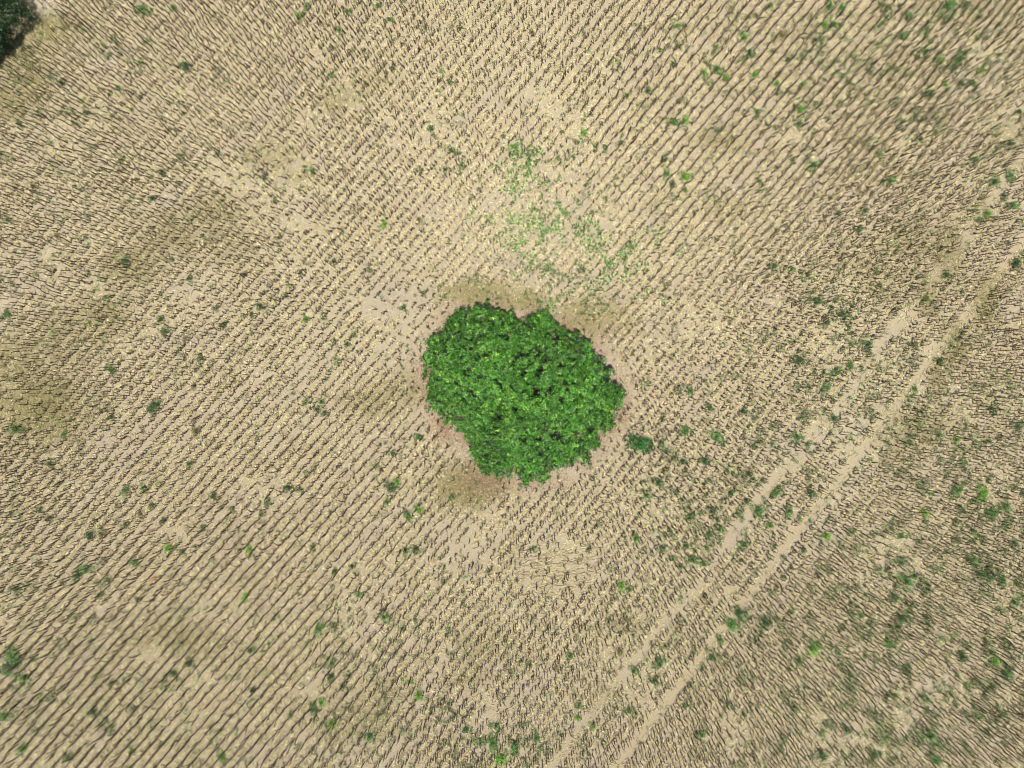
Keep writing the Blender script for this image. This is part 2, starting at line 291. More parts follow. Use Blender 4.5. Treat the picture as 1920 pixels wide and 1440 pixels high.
WEEDS = """265 18 14 g;325 15 9 g;348 125 14 d;268 120 6 b;115 155 7 d;72 215 6 d;160 210 9 d;227 300 9 g;302 322 9 d;342 298 6 g;35 232 7 d;60 350 8 o;205 107 5 p;225 170 6 o;275 85 5 d;560 28 9 b;575 12 10 g;635 55 8 g;650 20 8 g;708 10 9 g;730 35 7 g;620 145 5 o;735 130 5 o;808 242 8 d;845 155 6 g;585 320 8 g;497 335 6 g;865 310 7 g;845 280 8 d;858 288 6 b;790 325 6 g;835 318 7 d;1395 70 9 b;1405 100 13 d;1415 140 10 b;1270 47 7 b;1285 48 8 d;1177 178 7 b;1210 53 7 o;1238 97 5 b;1263 120 5 d;1265 228 13 g;1285 225 9 b;1215 170 9 d;1095 250 9 b;1135 278 8 g;1165 268 8 d;1115 272 6 d;1245 300 9 d;1250 325 10 g;1285 332 13 b;1262 345 8 d;1285 355 7 g;1420 210 9 g;1345 245 11 p;1340 95 6 d;1425 340 8 g;1320 135 9 b;1345 130 12 g;1360 145 10 b;1443 10 8 g;1555 12 12 g;1580 15 12 g;1565 45 10 g;1545 45 9 b;1530 75 8 d;1477 112 7 d;1467 65 9 o;1665 12 9 o;1655 42 7 g;1777 12 18 g;1810 5 10 d;1705 28 11 g;1692 67 10 g;1765 112 9 b;1800 110 12 g;1790 127 12 d;1840 132 10 b;1825 155 10 g;1805 158 8 d;1775 158 7 b;1747 172 7 g;1737 97 7 d;1722 107 7 d;1457 155 8 b;1505 158 9 g;1500 203 9 b;1498 232 9 d;1525 310 13 g;1485 302 6 g;1457 312 8 p;1670 338 13 g;1727 260 8 d;1752 250 6 g;1865 340 14 g;1895 330 12 g;1895 270 10 d;1650 290 8 b;1830 300 9 d;1910 210 8 d;233 490 13 d;285 372 8 d;105 442 7 o;162 405 10 p;323 490 5 g;355 522 7 d;197 557 7 g;300 600 9 d;308 622 11 d;345 635 10 p;418 610 10 d;403 578 8 d;10 590 11 d;207 693 12 g;375 672 9 d;455 515 8 o;472 592 6 b;20 413 6 o;488 575 10 d;571 598 9 b;562 512 8 d;516 375 5 g;720 420 8 b;785 412 8 o;637 605 8 p;650 645 7 d;662 630 4 d;625 490 7 d;697 507 6 d;795 550 4 d;755 577 7 d;634 677 6 d;535 555 7 d;290 760 15 d;282 770 11 d;207 782 8 d;118 815 9 g;27 805 12 g;362 725 7 o;365 808 11 o;233 920 11 g;268 915 9 g;283 948 8 d;262 965 7 o;305 978 10 d;168 1005 13 d;190 1005 12 o;240 985 7 g;315 1028 11 b;345 1035 7 d;252 1055 12 g;160 1068 13 g;90 973 8 d;78 957 7 d;92 870 9 d;400 930 11 d;355 870 9 d;467 1030 9 b;440 955 7 d;425 995 7 d;72 1057 8 o;548 738 8 p;578 755 6 g;602 755 9 g;594 768 8 d;608 775 8 d;785 820 9 g;722 830 8 p;735 850 8 d;540 915 12 d;562 918 7 g;733 915 15 d;743 903 8 b;725 942 9 g;785 957 11 b;760 960 6 g;503 942 5 d;489 965 8 d;708 875 5 g;765 970 10 g;588 1028 7 d;627 1072 8 d;778 1032 10 d;760 1035 9 g;660 1062 8 d;848 930 7 o;1202 832 21 s;1240 830 10 d;1252 843 9 p;1295 733 9 g;1270 735 6 d;1240 787 7 g;1285 808 12 g;1395 772 10 d;1345 820 18 g;1330 765 9 d;1265 858 9 d;1280 866 9 d;1322 865 11 d;1213 930 10 g;1235 905 10 d;1193 1010 12 g;1242 1027 8 d;1105 1028 7 d;1120 985 6 p;1288 1025 10 d;1262 1048 9 g;1335 957 12 d;1295 970 10 g;1345 975 8 d;1330 1000 12 d;1350 992 12 g;1300 1050 13 g;1320 1058 8 g;1385 965 10 g;1423 958 14 g;1405 890 10 d;1370 925 9 d;1395 1022 10 g;1000 1027 6 p;1325 1028 8 g;1275 1062 8 d;1852 400 9 b;1830 412 7 p;1880 372 7 d;1900 385 13 g;1622 395 8 d;1570 400 6 b;1610 430 10 d;1485 505 8 g;1452 500 10 d;1530 565 12 d;1650 535 8 d;1578 590 11 d;1550 605 10 d;1568 698 14 g;1594 688 10 g;1497 675 13 d;1630 645 9 d;1715 648 9 d;1710 680 9 p;1762 678 10 d;1775 515 8 d;1737 560 9 g;1905 495 12 d;1550 727 14 g;1565 785 10 d;1495 820 12 g;1515 835 8 g;1455 925 10 g;1520 925 12 d;1445 985 9 g;1480 960 12 g;1507 1030 8 d;1550 1005 11 b;1795 825 8 b;1717 730 8 g;1865 770 10 d;1910 800 12 d;1795 920 15 g;1845 925 18 b;1735 962 11 b;1690 1005 9 g;1860 965 16 g;1885 948 14 g;1905 1020 9 d;1825 1050 14 g;1855 1078 16 d;1690 1055 9 d;25 1230 18 g;15 1258 19 d;45 1270 13 g;8 1345 14 g;30 1105 10 d;145 1080 12 d;200 1088 8 g;258 1125 8 d;355 1245 12 d;325 1265 9 d;178 1270 8 g;117 1290 9 d;208 1282 9 d;172 1335 12 d;245 1330 10 p;40 1405 13 g;125 1422 10 g;245 1410 8 b;415 1420 14 g;470 1220 8 d;475 1295 8 d;460 1120 9 b;597 1180 15 g;625 1175 10 d;672 1115 10 g;722 1158 12 g;755 1180 7 g;622 1245 10 g;620 1270 11 d;645 1287 7 d;587 1330 12 g;602 1320 9 b;545 1340 8 g;620 1358 9 b;692 1383 12 g;755 1370 10 p;785 1305 12 b;767 1280 8 b;875 1370 9 d;900 1392 15 g;925 1395 18 g;940 1422 15 b;930 1362 10 g;832 1088 7 g;965 1400 16 g;1007 1385 10 g;1165 1100 11 b;1180 1106 8 g;1070 1230 8 g;1162 1222 9 o;1085 1325 9 g;1083 1347 9 b;1112 1363 8 b;1190 1258 10 g;1235 1245 14 g;1228 1278 10 d;1178 1333 10 g;1385 1150 14 d;1372 1172 17 g;1435 1168 12 d;1350 1200 10 g;1335 1232 11 d;1315 1378 13 g;1525 1218 17 b;1500 1240 10 g;1702 1092 18 g;1680 1122 14 d;1690 1160 16 d;1615 1155 9 g;1665 1205 10 b;1880 1090 12 g;1905 1130 12 g;1865 1240 14 b;1805 1235 12 d;1890 1262 14 g;1745 1378 18 g;1755 1425 14 g;1640 1415 13 d;1540 1415 16 d;1590 1370 10 d"""
WD = [(float(a), float(b), float(c), k) for a, b, c, k in (q.split() for q in WEEDS.replace('\n', '').split(';'))]
WD.sort(key=lambda q: -q[2]); WD, WREST = WD[:300], WD[300:]
rows = np.arange(-110, 111); plants = []
for k in rows:
    u = -90 + np.cumsum(.36 * rng.uniform(.72, 1.28, 560)); v = k * ROW + rng.normal(0, .04, len(u))
    x, y = row_xy(u, v); n = np.arange(len(u)); ok = (np.abs(x) < MX) & (np.abs(y) < MY)
    plants.append(np.stack([x[ok], y[ok], np.full(ok.sum(), k), u[ok]], 1))
P = np.vstack(plants); x, y = P[:, 0], P[:, 1]
tdp = tree_d(x, y); gf = grass_f(x, y); px = CX + x * PPM; py = CY - y * PPM
keep = np.full(len(x), .90)
keep *= 1 - np.clip(bare_f(x, y) * .45, 0, .9)
keep *= 1 - np.clip((gf - .45) * .9, 0, .75) * (np.abs(px - 1000) < 320)
keep *= 1 - .25 * np.clip(gf, 0, 1)
keep *= 1 - .72 * fall_f(x, y)
keep *= .55 + .75 * sstep(.22, .5, fbm(x * .25, y * .25, 12))
keep[(tdp < .35) | ((tdp < 1.5) & (rng.random(len(x)) < .6))] = 0
keep *= 1 - np.exp(-(((px - 50) / 60) ** 2 + ((py - 40) / 60) ** 2) ** 2)
for (a, b, rx, ry) in ((880, 915, 55, 30), (920, 550, 60, 20), (1115, 590, 45, 25)):
    keep *= 1 - .95 * np.exp(-(((px - a) / rx) ** 2 + ((py - b) / ry) ** 2) ** 2)
keep = np.where(track_f(x, y) > .45, 0, keep)
for a, b, rad, k in WD: keep = np.where(np.hypot(px - a, py - b) < rad * .75, keep * .15, keep)
P = P[rng.random(len(P)) < np.clip(keep, 0, 1)]
x, y = P[:, 0], P[:, 1]; n = len(P)
proto = rng.integers(0, len(PROT), n); rz = rng.uniform(0, 6.28, n); sc = rng.uniform(.78, 1.14, n) * (.86 + .26 * fbm(x * .12, y * .12, 44)) * (1 - .3 * np.exp(-(((CX + x * PPM - 1000) / 230) ** 2 + ((CY - y * PPM - 450) / 150) ** 2)))
px = CX + x * PPM; py = CY - y * PPM
inframe = (px > 3) & (px < 1917) & (py > 3) & (py < 1437)
# the 300 stalks that show largest: tallest projection, farthest from the nadir
hh = np.array([q[3] for q in PROT])[proto] * sc; size = np.hypot(x, y) * hh
vis = inframe & ~((px < 85) & (py < 170)); rank = np.argsort(-np.where(vis, size, 0))[:300]
single = np.zeros(n, bool); single[rank] = True

def scatter_mesh(name, protos, pid, x, y, z, rz, sc, mat, jit=.12):
    Vs, Fs, Cs = [], [], []; off = 0
    for p in range(len(protos)):
        m = np.where(pid == p)[0]
        if not len(m): continue
        V, Fc, Cc = protos[p][:3]; c, s = np.cos(rz[m]), np.sin(rz[m]); q = sc[m][:, None]
        VX = (V[None, :, 0] * c[:, None] - V[None, :, 1] * s[:, None]) * q + x[m][:, None]
        VY = (V[None, :, 0] * s[:, None] + V[None, :, 1] * c[:, None]) * q + y[m][:, None]
        VZ = V[None, :, 2] * q + z[m][:, None]
        Vs.append(np.stack([VX, VY, VZ], -1).reshape(-1, 3))
        Fs.append((Fc[None] + (np.arange(len(m)) * len(V))[:, None, None] + off).reshape(-1, Fc.shape[1])); off += len(m) * len(V)
        Cs.append((Cc[None] * (1 + rng.uniform(-jit, jit, (len(m), 1, 1)))).reshape(-1, 3))
    return make_mesh(name, np.vstack(Vs), np.vstack(Fs), np.vstack(Cs), mat)
ms = ~single
o = link('standing_maize', scatter_mesh('standing_maize', PROT, proto[ms], x[ms], y[ms], np.zeros(ms.sum()), rz[ms], sc[ms], M_stalk))
tag(o, 'rows of dry brown maize stalks standing all over the harvested field', 'maize stalks', kind='stuff')

ORD = ['first','second','third','fourth','fifth','sixth','seventh','eighth','ninth','tenth','eleventh','twelfth','thirteenth','fourteenth','fifteenth','sixteenth','seventeenth','eighteenth','nineteenth','twentieth']
def ordn(i):
    if i < 20: return ORD[i]
    tens = ['', '', 'twenty', 'thirty', 'forty', 'fifty', 'sixty'][(i + 1) // 10]; r = (i + 1) % 10
    return (tens[:-1] + 'ieth') if r == 0 else tens + '-' + ORD[r - 1]
PME = [make_mesh('maize_stalk', V, Fc, Cc, M_stalk) for V, Fc, Cc, h in PROT]
corners = {'bottom right': (1920, 1440), 'top right': (1920, 0), 'bottom left': (0, 1440), 'top left': (0, 0)}
sidx = np.where(single)[0]; cn = [min(corners, key=lambda q: math.hypot(px[i] - corners[q][0], py[i] - corners[q][1])) for i in sidx]
kk = P[:, 2].astype(int); infr = np.where(inframe)[0]
rowmem = {}
for k in np.unique(kk): 
    m = infr[kk[infr] == k]; rowmem[k] = m[np.argsort(P[m, 3])]
for i, c in zip(sidx, cn):
    k = kk[i]; row = list(rowmem[k]); pos = row.index(i)
    mine = [kk[j] for j, cc in zip(sidx, cn) if cc == c]
    # count from the nearer end of the row at the frame's edge
    fwd = pos; bwd = len(row) - 1 - pos
    if c in ('bottom right', 'top left'):
        low = fwd <= bwd; cnt = min(fwd, bwd)
        r_i = (max(rowmem) if c == 'bottom right' else min(rowmem)); allk = [q for q in sorted(rowmem, reverse=(c == 'bottom right')) if len(rowmem[q])]
        ri = allk.index(k)
    else:
        low = (c == 'bottom left'); cnt = fwd if low else bwd
        allk = sorted(set(mine)); ri = allk.index(k)
    edge = 'lower end' if low else 'upper end'
    size_w = 'tall' if hh[i] > 1.65 else ('short' if hh[i] < 1.25 else 'dry')
    where = {'bottom right': 'row counting from bottom right corner', 'top left': 'row counting from top left corner',
             'bottom left': 'row from the left at bottom left corner', 'top right': 'row from the left at top right corner'}[c]
    o = link('maize_stalk', PME[proto[i]], None, (x[i], y[i], 0), rz[i], float(sc[i]))
    tag(o, f"{size_w} maize stalk, {ordn(cnt)} from {edge}, {ordn(ri)} {where}", 'maize stalk', 'dry maize stalks standing in the field corners')

# ------------------------------------------------------------------ fallen stalks in the flattened patch
def fallen_proto(seed):
    r = np.random.default_rng(seed); L = r.uniform(1.3, 2.3); t = np.linspace(-.5, .5, 7); Vs, Fs, Cs = [], [], []; off = 0
    b = r.uniform(-.25, .25); Pn = np.stack([t * L, b * t * t * L, .035 + .05 * (t + .5) ** 2 + .015 * np.sin(9 * t + seed)], 1)
    def add(V, Fc, c):
        nonlocal off
        Vs.append(V); Fs.extend([[i + off for i in f] for f in Fc]); Cs.append(np.tile(c, (len(V), 1)) * r.uniform(.85, 1.1, (len(V), 1))); off += len(V)
    add(*tube(Pn, np.interp(t, [-.5, .5], [.032, .014])), np.array([.52, .40, .22]) * r.uniform(.65, 1.1))
    for j in range(6):
        tt = r.uniform(-.4, .45); p0 = np.array([np.interp(tt, t, Pn[:, i]) for i in range(3)]); q = r.uniform(-.9, .9) + (3.14 if r.random() < .3 else 0)
        d = np.array([math.cos(q), math.sin(q), 0]); Lf = r.uniform(.25, .55); s = np.array([-d[1], d[0], r.uniform(-.5, .5)])
        add(*ribbon([p0, p0 + d * Lf * .5 + (0, 0, r.uniform(0, .06)), p0 + d * Lf], [.05, .055, .012], s), np.array([.60, .49, .29]) * r.uniform(.7, 1.1))
    return make_mesh('fallen_maize_stalk', np.vstack(Vs), np.array(Fs), np.vstack(Cs), M_litter)
FP = [fallen_proto(300 + i) for i in range(10)]
fl = [(1000,1028,18),(1012,1032,24),(1020,1040,12),(985,1045,8),(1005,1050,0),(1018,1043,-2),(1030,1047,10),(1045,1042,22),(1062,1040,14),(1075,1037,10),(1090,1036,16),(1112,1045,24),(1100,1048,14),
      (1020,1060,4),(1035,1058,12),(1050,1062,28),(1068,1055,10),(1085,1062,18),(1000,1070,14),(985,1078,-8),(975,1066,38),(1015,1078,20),(1040,1075,16),(1055,1078,26),(1075,1070,12),(1092,1075,4),(1110,1072,8),
      (1000,1102,-6),(1022,1113,0),(1040,1112,3),(1060,1108,10),(985,1115,2),(1080,1098,16),(1100,1092,6),(1115,1102,10),(1030,1095,22),(1010,1090,30),(1132,1052,40),(978,1032,40),(990,1060,16),(1050,1098,8),(1068,1088,-12),(1120,1060,20),(970,1090,24),(1090,1052,30)]
fl.sort(key=lambda q: q[1])
fL = [q for q in fl if q[0] < 1045]; fR = [q for q in fl if q[0] >= 1045]
for half, nm in ((fL, 'left'), (fR, 'right')):
    for j, (a, b, an) in enumerate(half):
        p = w(a, b); an2 = an + rng.normal(0, 4); fpi = rng.integers(0, 10)
        o = link('fallen_maize_stalk', FP[fpi], None, (p[0], p[1], .01 + .012 * (j % 5)), math.radians(an2 + (180 if rng.random() < .4 else 0)))
        tag(o, f"straw coloured stalk lying flat, {ordn(j)} from top in {nm} half of flattened patch", 'fallen stalk', 'stalks lying flat below the tree')

# ------------------------------------------------------------------ litter of dry leaves and husks
def strips(n, x, y, ang, L, W, col, lift=.05, curl=.05, z0=None, tilt=.5):
    """n bent strips of two quads each"""
    c, s = np.cos(ang), np.sin(ang); b = rng.normal(0, .18, n) * L; z = (z0 if z0 is not None else 0) + .015 + rng.random(n) * lift
    hz = rng.uniform(-.2, 1, n) * curl; e1 = rng.uniform(-.02, .05, n); e2 = rng.uniform(-.02, .05, n)
    tl = rng.normal(0, tilt, n); V = np.zeros((n, 6, 3))
    for i, (t, wd) in enumerate(((-.5, .45), (0, 1), (.5, .25))):
        cx = t * L; cy = b * (t * t * 4 - 0) * .5; zz = z + (hz if i == 1 else (e1 if i == 0 else e2))
        for j, sg in enumerate((-1, 1)):
            oy = cy + sg * W * wd * .5 * np.cos(tl); oz = zz + sg * W * wd * .5 * np.sin(tl)
            V[:, i * 2 + j, 0] = x + cx * c - oy * s; V[:, i * 2 + j, 1] = y + cx * s + oy * c; V[:, i * 2 + j, 2] = np.maximum(oz, .012 if z0 is None else -1)
    F0 = np.array([[0, 1, 3, 2], [2, 3, 5, 4]]); Fc = (F0[None] + (np.arange(n) * 6)[:, None, None]).reshape(-1, 4)
    return V.reshape(-1, 3), Fc, np.repeat(col, 6, 0)
N0 = 1100000
ka = rng.integers(-110, 110, N0) + .5 + rng.normal(0, .19, N0); ua = rng.uniform(-82, 82, N0)
lx, ly = row_xy(ua, ka * ROW)
ok = (np.abs(lx) < MX - 4) & (np.abs(ly) < MY - 4); lx, ly, ka, ua = lx[ok], ly[ok], ka[ok], ua[ok]
kr = np.floor(ka); dens = sstep(.33, .52, .5 * vnoise(ua / 3.2, kr * 7.7, 51) + .5 * fbm(lx * .16, ly * .16, 55) + .06)
dens = .10 + .90 * dens
dens *= (1 - .92 * bare_f(lx, ly)) * (1 - (.6 + .35 * sstep(.4, .5, vnoise(lx * .3, ly * .3, 57))) * track_f(lx, ly)) * np.clip(1 - .8 * grass_f(lx, ly), .12, 1)
t_ = tree_d(lx, ly); dens *= sstep(.3, 3.0, t_)
dens = np.maximum(dens, .6 * fall_f(lx, ly))
ok = rng.random(len(lx)) < dens; lx, ly = lx[ok], ly[ok]; n = len(lx); print('litter', n)
shade = rng.uniform(0, 1, n)[:, None]
col = np.where(shade < .12, np.array([.26, .18, .10]), np.where(shade < .62, np.array([.56, .485, .245]), np.where(shade < .95, np.array([.70, .63, .375]), np.array([.58, .42, .18])))) * rng.uniform(.75, 1.15, (n, 1))
L = rng.gamma(5, .042, n) + .07; fm = fall_f(lx, ly); an = rng.uniform(0, np.pi, n); an = np.where(rng.random(n) < fm * .7, rng.normal(.25, .3, n), an)
V, Fc, Cc = strips(n, lx, ly, an, L, rng.uniform(.035, .085, n), col, lift=.05, curl=.075, tilt=.38)
o = link('leaf_litter', make_mesh('leaf_litter', V, Fc, Cc, M_litter)); tag(o, 'pale dry maize leaves and husks littering the soil between the rows', 'dry leaves', kind='stuff')

# ------------------------------------------------------------------ dry grass in soft patches
N1 = 1300000; x1 = rng.uniform(-54, 54, N1); y1 = rng.uniform(-42, 42, N1); g1 = grass_f(x1, y1)
ok = (rng.random(N1) < g1 * (.55 + .5 * fbm(x1 * .8, y1 * .8, 61))) & (tree_d(x1, y1) > -.8); x1, y1, g1 = x1[ok], y1[ok], g1[ok]; n = len(x1); print('grass', n)
a1 = rng.uniform(0, 6.28, n); L1 = rng.uniform(.10, .30, n); h1 = rng.uniform(.05, .22, n); wd = rng.uniform(.010, .022, n)
V = np.zeros((n, 3, 3)); V[:, 0] = np.stack([x1 - np.sin(a1) * wd, y1 + np.cos(a1) * wd, np.zeros(n)], 1); V[:, 1] = np.stack([x1 + np.sin(a1) * wd, y1 - np.cos(a1) * wd, np.zeros(n)], 1)
L1 = L1 * 1.3
V[:, 2] = np.stack([x1 + np.cos(a1) * L1, y1 + np.sin(a1) * L1, h1], 1)
gc = np.where(rng.random((n, 1)) < .16, np.array([.15, .17, .06]), np.array([.33, .28, .12])) * rng.uniform(.7, 1.2, (n, 1))
bm = np.exp(-(((CX + x1 * PPM - 880) / 55) ** 2 + ((CY - y1 * PPM - 912) / 36) ** 2))[:, None]; gc = gc * (1 - .9 * bm) + np.array([.27, .19, .10]) * rng.uniform(.6, 1.3, (n, 1)) * .9 * bm
o = link('dry_grass', make_mesh('dry_grass', V.reshape(-1, 3), np.arange(n * 3).reshape(-1, 3), np.repeat(gc, 3, 0), M_grass))
tag(o, 'yellowed dry grass growing in soft patches among the stalks', 'dry grass', kind='stuff')

# ------------------------------------------------------------------ leaf builders for trees, weeds and vines
def leaves(pos, dirs, nrm, L, W, col, fold=.25):
    """folded rhombic leaves: two triangles each"""
    n = len(pos); d = dirs / (np.linalg.norm(dirs, axis=1, keepdims=True) + 1e-9); s = np.cross(nrm, d); s /= np.linalg.norm(s, axis=1, keepdims=True) + 1e-9
    up = np.cross(d, s); L = L[:, None]; W = W[:, None]; V = np.zeros((n, 4, 3))
    V[:, 0] = pos; V[:, 1] = pos + d * L * .5 + s * W * .5 + up * W * fold; V[:, 2] = pos + d * L - up * L * .12; V[:, 3] = pos + d * L * .5 - s * W * .5 + up * W * fold
    Fc = (np.array([[0, 3, 2], [0, 2, 1]])[None] + (np.arange(n) * 4)[:, None, None]).reshape(-1, 3)
    return V.reshape(-1, 3), Fc, np.repeat(col, 4, 0)
def rosettes(cpos, cn, k, L0, W0, col, droop=.35):
    n = len(cpos); ph = rng.uniform(0, 6.28, n)[:, None] + np.arange(k)[None] * 2.399
    a = np.cross(cn, np.array([.2, .97, .1])); a /= np.linalg.norm(a, axis=1, keepdims=True); b = np.cross(cn, a)
    d = np.cos(ph)[..., None] * a[:, None] + np.sin(ph)[..., None] * b[:, None] + cn[:, None] * rng.normal(.15, droop, (n, k, 1))
    nr = np.repeat(cn[:, None], k, 1) + rng.normal(0, .35, (n, k, 3))
    pos = np.repeat(cpos[:, None], k, 1) + d * .02 + rng.normal(0, .03, (n, k, 3))
    L = L0 * rng.uniform(.65, 1.2, n * k); W = W0 * rng.uniform(.7, 1.2, n * k)
    cc = np.repeat(col[:, None], k, 1) * rng.uniform(.75, 1.25, (n, k, 1))
    return leaves(pos.reshape(-1, 3), d.reshape(-1, 3), nr.reshape(-1, 3), L, W, cc.reshape(-1, 3))

# ------------------------------------------------------------------ the lone tree
def tree_top(x, y):
    d = -tree_d(x, y)
    z = 2.1 + 3.7 * (1 - np.exp(-np.clip(d, 0, 99) / 2.4)) + (fbm(x * .38, y * .38, 71) - .5) * 1.9 + (vnoise(x * 1.05, y * 1.05, 74) - .5) * 1.0
    return z, d
def tree_sample(n, dens_noise=True):
    x = rng.uniform(-9.5, 11.5, n); y = rng.uniform(-10.5, 8.5, n)
    edge = (fbm(x * 1.5, y * 1.5, 77, 4) - .5) * 1.7 + rng.normal(0, .12, n)
    z, d = tree_top(x, y); ok = d + edge > 0.05
    return x[ok], y[ok], z[ok], d[ok]
x, y, z, d = tree_sample(24000)
q = (vnoise(x * 3.1, y * 3.1, 75) > .30) & (fbm(x * 1.1, y * 1.1, 76) > .22); x, y, z, d = x[q], y[q], z[q], d[q]
gp = tree_top(x + .25, y)[0] - z; gq = tree_top(x, y + .25)[0] - z
nr = np.stack([-gp / .25 * .55, -gq / .25 * .55, np.ones(len(x))], 1) + rng.normal(0, .42, (len(x), 3)); nr /= np.linalg.norm(nr, axis=1, keepdims=True)
dep = rng.exponential(.42, len(x)); z = np.maximum(z - dep, .5 + rng.random(len(x)) * .8)
s = (H - z) / H; x, y = x * s, y * s
pick = rng.random((len(x), 1)); colr = np.where(pick < .55, np.array([.065, .21, .02]), np.where(pick < .82, np.array([.10, .30, .028]), np.where(pick < .975, np.array([.20, .40, .06]), np.array([.34, .50, .06]))))
colr = colr * ((.75 + .5 * fbm(x * .5, y * .5, 79)) * rng.uniform(.5, 1.4, len(x)))[:, None]
tree = link('shade_tree', None, None, (.9, -.6, 0)); tag(tree, 'lone round green tree with dense leafy crown in the middle of the field', 'tree')
V, Fc, Cc = rosettes(np.stack([x, y, z], 1), nr, 6, .19, .10, colr)
# inner leaves, the gaps' shade painted in as darker green, fill the sides of the crown down towards the ground
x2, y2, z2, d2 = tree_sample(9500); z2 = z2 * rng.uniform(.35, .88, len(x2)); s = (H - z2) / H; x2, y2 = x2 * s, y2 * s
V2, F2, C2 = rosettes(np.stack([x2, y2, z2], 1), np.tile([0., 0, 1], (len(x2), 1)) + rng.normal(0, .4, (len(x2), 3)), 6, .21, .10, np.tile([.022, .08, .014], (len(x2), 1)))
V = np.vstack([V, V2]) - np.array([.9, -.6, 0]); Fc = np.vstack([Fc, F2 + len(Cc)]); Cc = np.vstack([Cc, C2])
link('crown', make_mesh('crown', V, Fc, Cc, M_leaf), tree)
Vt, Ft = tube([(0, 0, -.2), (.05, .02, .5), (0, .05, 1.2), (-.05, 0, 1.7)], [.42, .32, .27, .25], 4)
link('trunk', make_mesh('trunk', Vt, Ft, np.tile([.13, .095, .065], (len(Vt), 1)), M_bark), tree)
for q in range(9):
    a = q * .698 + rng.normal(0, .12); R = rng.uniform(5.0, 6.8); m = [(0, 0, 1.3 + .05 * q)]
    for t in (.2, .45, .7, 1): m.append((math.cos(a + .15 * math.sin(5 * t + q)) * R * t, math.sin(a + .15 * math.sin(5 * t + q)) * R * t * .92, 1.5 + 2.0 * math.sin(t * 1.7)))
    Vt, Ft = tube(m, [.2, .15, .11, .07, .03], 4); link('limb', make_mesh('limb', Vt, Ft, np.tile([.14, .10, .07], (len(Vt), 1)), M_bark), tree)

# ------------------------------------------------------------------ the dark tree cut by the top left corner
tc_ = w(-20, 58); ct = link('dark_tree', None, None, (tc_[0], tc_[1], 0)); tag(ct, 'dark green bushy tree cut off by the top left corner', 'tree')
n = 9000; th = rng.uniform(0, 6.28, n); ph = np.arccos(rng.uniform(-.25, 1, n)); lob = 1 + .22 * np.sin(3 * th + 1) * np.sin(ph) + .3 * (fbm(th * 1.6 + 5, ph * 3, 81) - .5) + .25 * (vnoise(th * 5, ph * 6, 83) - .5)
rr = lob * rng.uniform(.72, 1.02, n); cp = np.stack([4.0 * rr * np.sin(ph) * np.cos(th), 4.9 * rr * np.sin(ph) * np.sin(th), 1.6 + 2.2 * rr * np.cos(ph)], 1)
hole = vnoise(cp[:, 0] * 1.2, cp[:, 1] * 1.2 + cp[:, 2], 86) > .33; cp = cp[hole & (cp[:, 2] > .25)]; n = len(cp)
nn = cp - np.array([0, 0, 1.4]); nn = nn / np.linalg.norm(nn, axis=1, keepdims=True) + rng.normal(0, .4, (n, 3)); nn /= np.linalg.norm(nn, axis=1, keepdims=True)
V, Fc, Cc = rosettes(cp, nn, 6, .17, .07, np.where(rng.random((n, 1)) < .8, np.array([.025, .065, .022]), np.array([.075, .15, .035])))
link('crown', make_mesh('crown', V, Fc, Cc, M_leaf), ct)
Vt, Ft = tube([(0, 0, -.2), (.1, 0, .6), (.05, .1, 1.4), (0, 0, 2.2)], [.3, .22, .18, .1], 4); link('trunk', make_mesh('trunk', Vt, Ft, np.tile([.10, .08, .06], (len(Vt), 1)), M_bark), ct)
for q in range(6):
    a = q * 1.05; Vt, Ft = tube([(0, 0, 1.2), (math.cos(a) * 1.2, math.sin(a) * 1.2, 1.9), (math.cos(a + .2) * 2.7, math.sin(a + .2) * 2.9, 2.4)], [.12, .08, .03], 4)
    link('limb', make_mesh('limb', Vt, Ft, np.tile([.10, .08, .06], (len(Vt), 1)), M_bark), ct)

# ------------------------------------------------------------------ weeds: photo x, y, radius (px), kind
KC = {'d': (.065, .135, .042), 'g': (.09, .22, .045), 'b': (.15, .36, .035), 'p': (.17, .23, .13), 'o': (.14, .16, .05)}
def weed_proto(kind, tall, nb=0):
    n = {'p': 80, 's': 240}.get(kind, 100); th = rng.uniform(0, 6.28, n); lob = .62 + .38 * np.sin(th * rng.integers(2, 4) + rng.uniform(0, 6)) + rng.uniform(-.1, .2, n)
    r = rng.random(n) ** .62 * lob * 1.15; z = tall * (1.05 - .75 * np.clip(r, 0, 1.1)) * rng.uniform(.3, 1, n) + .06
    cp = np.stack([r * np.cos(th), r * np.sin(th), z], 1); nn = np.array([0, 0, 1]) + rng.normal(0, .4, (n, 3)); nn /= np.linalg.norm(nn, axis=1, keepdims=True)
    k = 3 if kind == 'p' else 4
    V, Fc, Cc = rosettes(cp, nn, k, .15 if kind != 'p' else .2, .085 if kind != 'p' else .045, np.tile(KC[kind], (n, 1)) * rng.uniform(.7, 1.35, (n, 1)))
    if kind == 'o':      # half withered
        q = rng.random(len(Cc) // 4) < .4; Cc[np.repeat(q, 4)] = (.30, .22, .09)
    leafm = (V, Fc, Cc)
    # stems
    Vs, Fs = [], []; off = 0
    for j in range(5):
        a = rng.uniform(0, 6.28); R = rng.uniform(.25, .6)
        vt, ft = tube([(0, 0, -.05), (math.cos(a) * R * .4, math.sin(a) * R * .4, tall * .5), (math.cos(a) * R, math.sin(a) * R, tall * .75)], [.03, .02, .008], 4)
        Vs.append(vt); Fs += [[i + off for i in f] for f in ft]; off += len(vt)
    Vs = np.vstack(Vs)
    return make_mesh('weed_leaves', *leafm, M_weed), make_mesh('weed_stems', Vs, np.array(Fs), np.tile([.12, .13, .05], (len(Vs), 1)), M_weed), leafm
KC['s'] = (.045, .17, .03)
